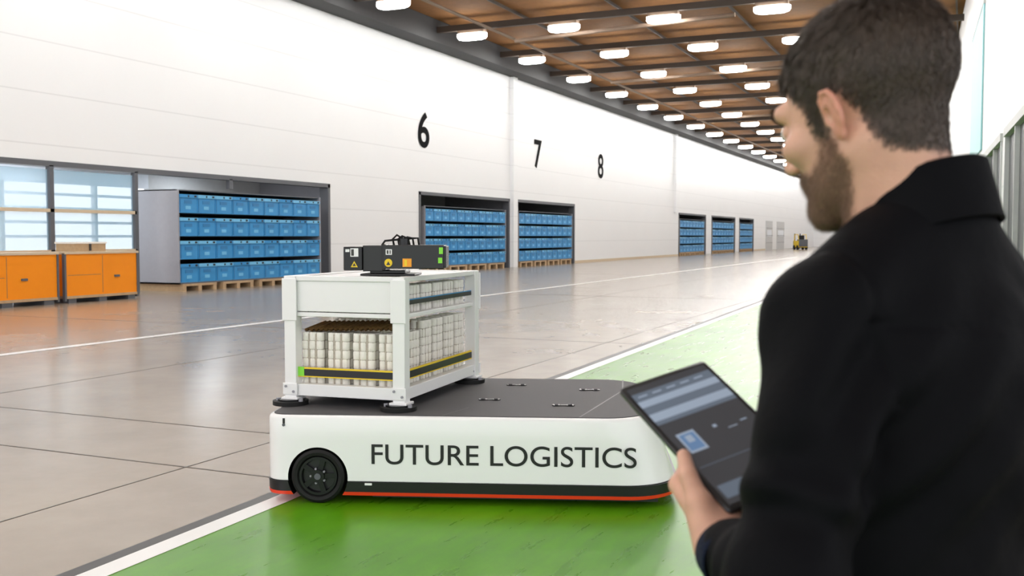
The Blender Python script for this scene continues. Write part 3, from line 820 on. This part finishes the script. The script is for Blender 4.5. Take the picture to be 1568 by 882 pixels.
def blur(m,it):
    for _ in range(it):
        s=np.zeros_like(m);c=np.zeros_like(m)
        np.add.at(s,ed[:,0],m[ed[:,1]]);np.add.at(c,ed[:,0],1);np.add.at(s,ed[:,1],m[ed[:,0]]);np.add.at(c,ed[:,1],1)
        m=0.4*m+0.6*s/np.maximum(c,1)
    return m
hmb=blur(hm,8); bmb=blur(bmk,18); lpb=blur(lipz.astype(float),2); erb=blur(isear.astype(float),3)
def skin_mat():
    m=pbr('face_skin',(0.66,0.37,0.265),0.5,var=0.18,scale=30,sss=0.12,bump=0.12,bscale=300); nt=m.node_tree; bs=nt.nodes['Principled BSDF']
    at=nd(nt,'ShaderNodeVertexColor'); at.layer_name='mask'; sp=nd(nt,'ShaderNodeSeparateColor'); nt.links.new(at.outputs['Color'],sp.inputs[0])
    cur=bs.inputs['Base Color'].links[0].from_socket
    for ch,col,f in (('Blue',(0.60,0.22,0.15),0.8),('Green',(0.23,0.125,0.075),0.74),('Red',(0.05,0.034,0.026),0.95)):
        mu=nd(nt,'ShaderNodeMath',operation='MULTIPLY'); mu.inputs[1].default_value=f; nt.links.new(sp.outputs[ch],mu.inputs[0])
        mx=nd(nt,'ShaderNodeMix',data_type='RGBA'); mx.inputs[7].default_value=col+(1,)
        nt.links.new(cur,mx.inputs[6]); nt.links.new(mu.outputs[0],mx.inputs[0]); cur=mx.outputs[2]
    nt.links.new(cur,bs.inputs['Base Color']); return m
M['face_skin']=skin_mat()
ho=np_obj('head_and_neck',hv,hF,['face_skin'],head)
ca=ho.data.color_attributes.new('mask','FLOAT_COLOR','POINT')
col=np.stack([hmb,bmb,np.clip(lpb+0.7*erb,0,1),np.ones(len(hv))],1).astype(np.float32)
if len(ca.data)==len(hv): ca.data.foreach_set('color',col.ravel())
nrm=np.array([v.normal[:] for v in ho.data.vertices])
b=MB()
for s in (-1,1):
    rings=[]
    for i in range(9):
        a=-math.pi/2+math.pi*i/8
        rings.append([(s*0.031+0.0118*math.cos(a)*math.cos(t),0.0812+0.0118*math.cos(a)*math.sin(t),-0.001+0.0118*math.sin(a)) for t in np.linspace(0,2*math.pi,16,endpoint=False)])
    b.loft(rings,'eye_white'); b.cyl((s*0.031,0.0925,-0.001),0.0055,0.002,'iris','y',n=16)
b.obj('eyes',head,smooth=True)
def strands(name,base,nor,flow,length,lift,width,mat,nseg=3,curl=0.12):
    n=len(base); P=[base-nor*0.001]; d=flow*(1-lift)[:,None]+nor*lift[:,None]
    d/=np.linalg.norm(d,axis=1)[:,None]
    step=(length/nseg)[:,None]
    for k in range(nseg):
        P.append(P[-1]+d*step)
        d=d+flow*0.35-nor*0.24+rng.normal(0,curl,(n,3)); d/=np.linalg.norm(d,axis=1)[:,None]
    side=np.cross(flow,nor)+rng.normal(0,0.5,(n,3)); side/=np.linalg.norm(side,axis=1)[:,None]
    vs=[];wd=[1,0.9,0.7,0.15] if nseg==3 else [1,0.6,0.15]
    for k,p in enumerate(P):
        vs+= [p+side*width*wd[k],p-side*width*wd[k]]
    V=np.stack(vs,1).reshape(-1,3); m=2*(nseg+1); F=[]
    o=(np.arange(n)*m)[:,None]
    for k in range(nseg): F.append(o+np.array([2*k,2*k+1,2*k+3,2*k+2]))
    return np_obj(name,V,np.concatenate(F),[mat],head,smooth=True)
idx=np.nonzero(hm>0.5)[0]; idx=np.repeat(idx,3)
B=hv[idx]+rng.normal(0,0.0012,(len(idx),3)); N=nrm[idx]
top=np.clip((B[:,2]-0.045)/0.05,0,1)
crown=np.array([0.0,-0.070,0.09])
fl=B-crown; fl[:,2]*=0.3
fl+= np.stack([np.zeros(len(B)),0.03+0*B[:,0],-0.08*(1-top)],1)
fl[B[:,1]<-0.06]+=np.array([0,0,-0.14])
fl[:,0]+=np.sin(B[:,0]*90+B[:,1]*60)*0.02
fl-=N*(fl*N).sum(1)[:,None]; fl/=np.linalg.norm(fl,axis=1)[:,None]+1e-9
clump=rng.normal(0,1,(400,3)); ci=((B[:,0]*110).astype(int)*31+(B[:,1]*110).astype(int)*17+(B[:,2]*110).astype(int)*7)%400
fl=fl+clump[ci]*0.28; fl-=N*(fl*N).sum(1)[:,None]; fl/=np.linalg.norm(fl,axis=1)[:,None]
side_=np.clip((B[:,2]+0.08)/0.12,0.05,1)
front=np.clip((B[:,1]-0.035)/0.03,0,1)*top
ln=(0.004+0.015*top+0.007*side_+0.022*front)*rng.uniform(0.7,1.3,len(B))
lift=0.18+0.22*top+0.22*front
strands('hair',B,N,fl,ln,lift,0.00042,'hair')
idx=np.nonzero(bmk>0.5)[0]; idx=np.repeat(idx,2)
B=hv[idx]+rng.normal(0,0.001,(len(idx),3)); N=nrm[idx]
fl=np.tile(np.array([0,0.3,-1.0]),(len(B),1))+rng.normal(0,0.3,(len(B),3)); fl-=N*(fl*N).sum(1)[:,None]; fl/=np.linalg.norm(fl,axis=1)[:,None]
strands('beard',B,N,fl,rng.uniform(0.003,0.010,len(B)),np.full(len(B),0.42),0.00024,'beard_hair',nseg=2)
idx=np.nonzero((np.abs(np.abs(hv[:,0])-0.031)<0.018)&(np.abs(hv[:,2]-0.022)<0.006)&(hv[:,1]>0.06))[0]; idx=np.repeat(idx,3)
B=hv[idx]+rng.normal(0,0.001,(len(idx),3)); N=nrm[idx]
fl=np.stack([np.sign(B[:,0]),-0.2+0*B[:,0],0.2+0*B[:,0]],1)+rng.normal(0,0.2,(len(B),3)); fl/=np.linalg.norm(fl,axis=1)[:,None]
strands('eyebrows',B,N,fl,np.full(len(B),0.008),np.full(len(B),0.35),0.0004,'hair',nseg=2)

# ---------------------------------------------------------------- world, camera
w=bpy.data.worlds.new('World'); scene.world=w; w.use_nodes=True
w.node_tree.nodes['Background'].inputs[0].default_value=(0.95,0.97,1.0,1); w.node_tree.nodes['Background'].inputs[1].default_value=1.9
cam=bpy.data.cameras.new('camera'); co=bpy.data.objects.new('camera',cam); scene.collection.objects.link(co)
co.location=(0,0,1.5); co.rotation_euler=(math.radians(90-2.93),0,TH)
cam.sensor_width=36; cam.lens=35.5; cam.clip_end=400; cam.clip_start=0.05
cam.dof.use_dof=True; cam.dof.focus_distance=5.2; cam.dof.aperture_fstop=6.3
scene.camera=co
scene.view_settings.view_transform='Standard'
scene.view_settings.exposure=0.06
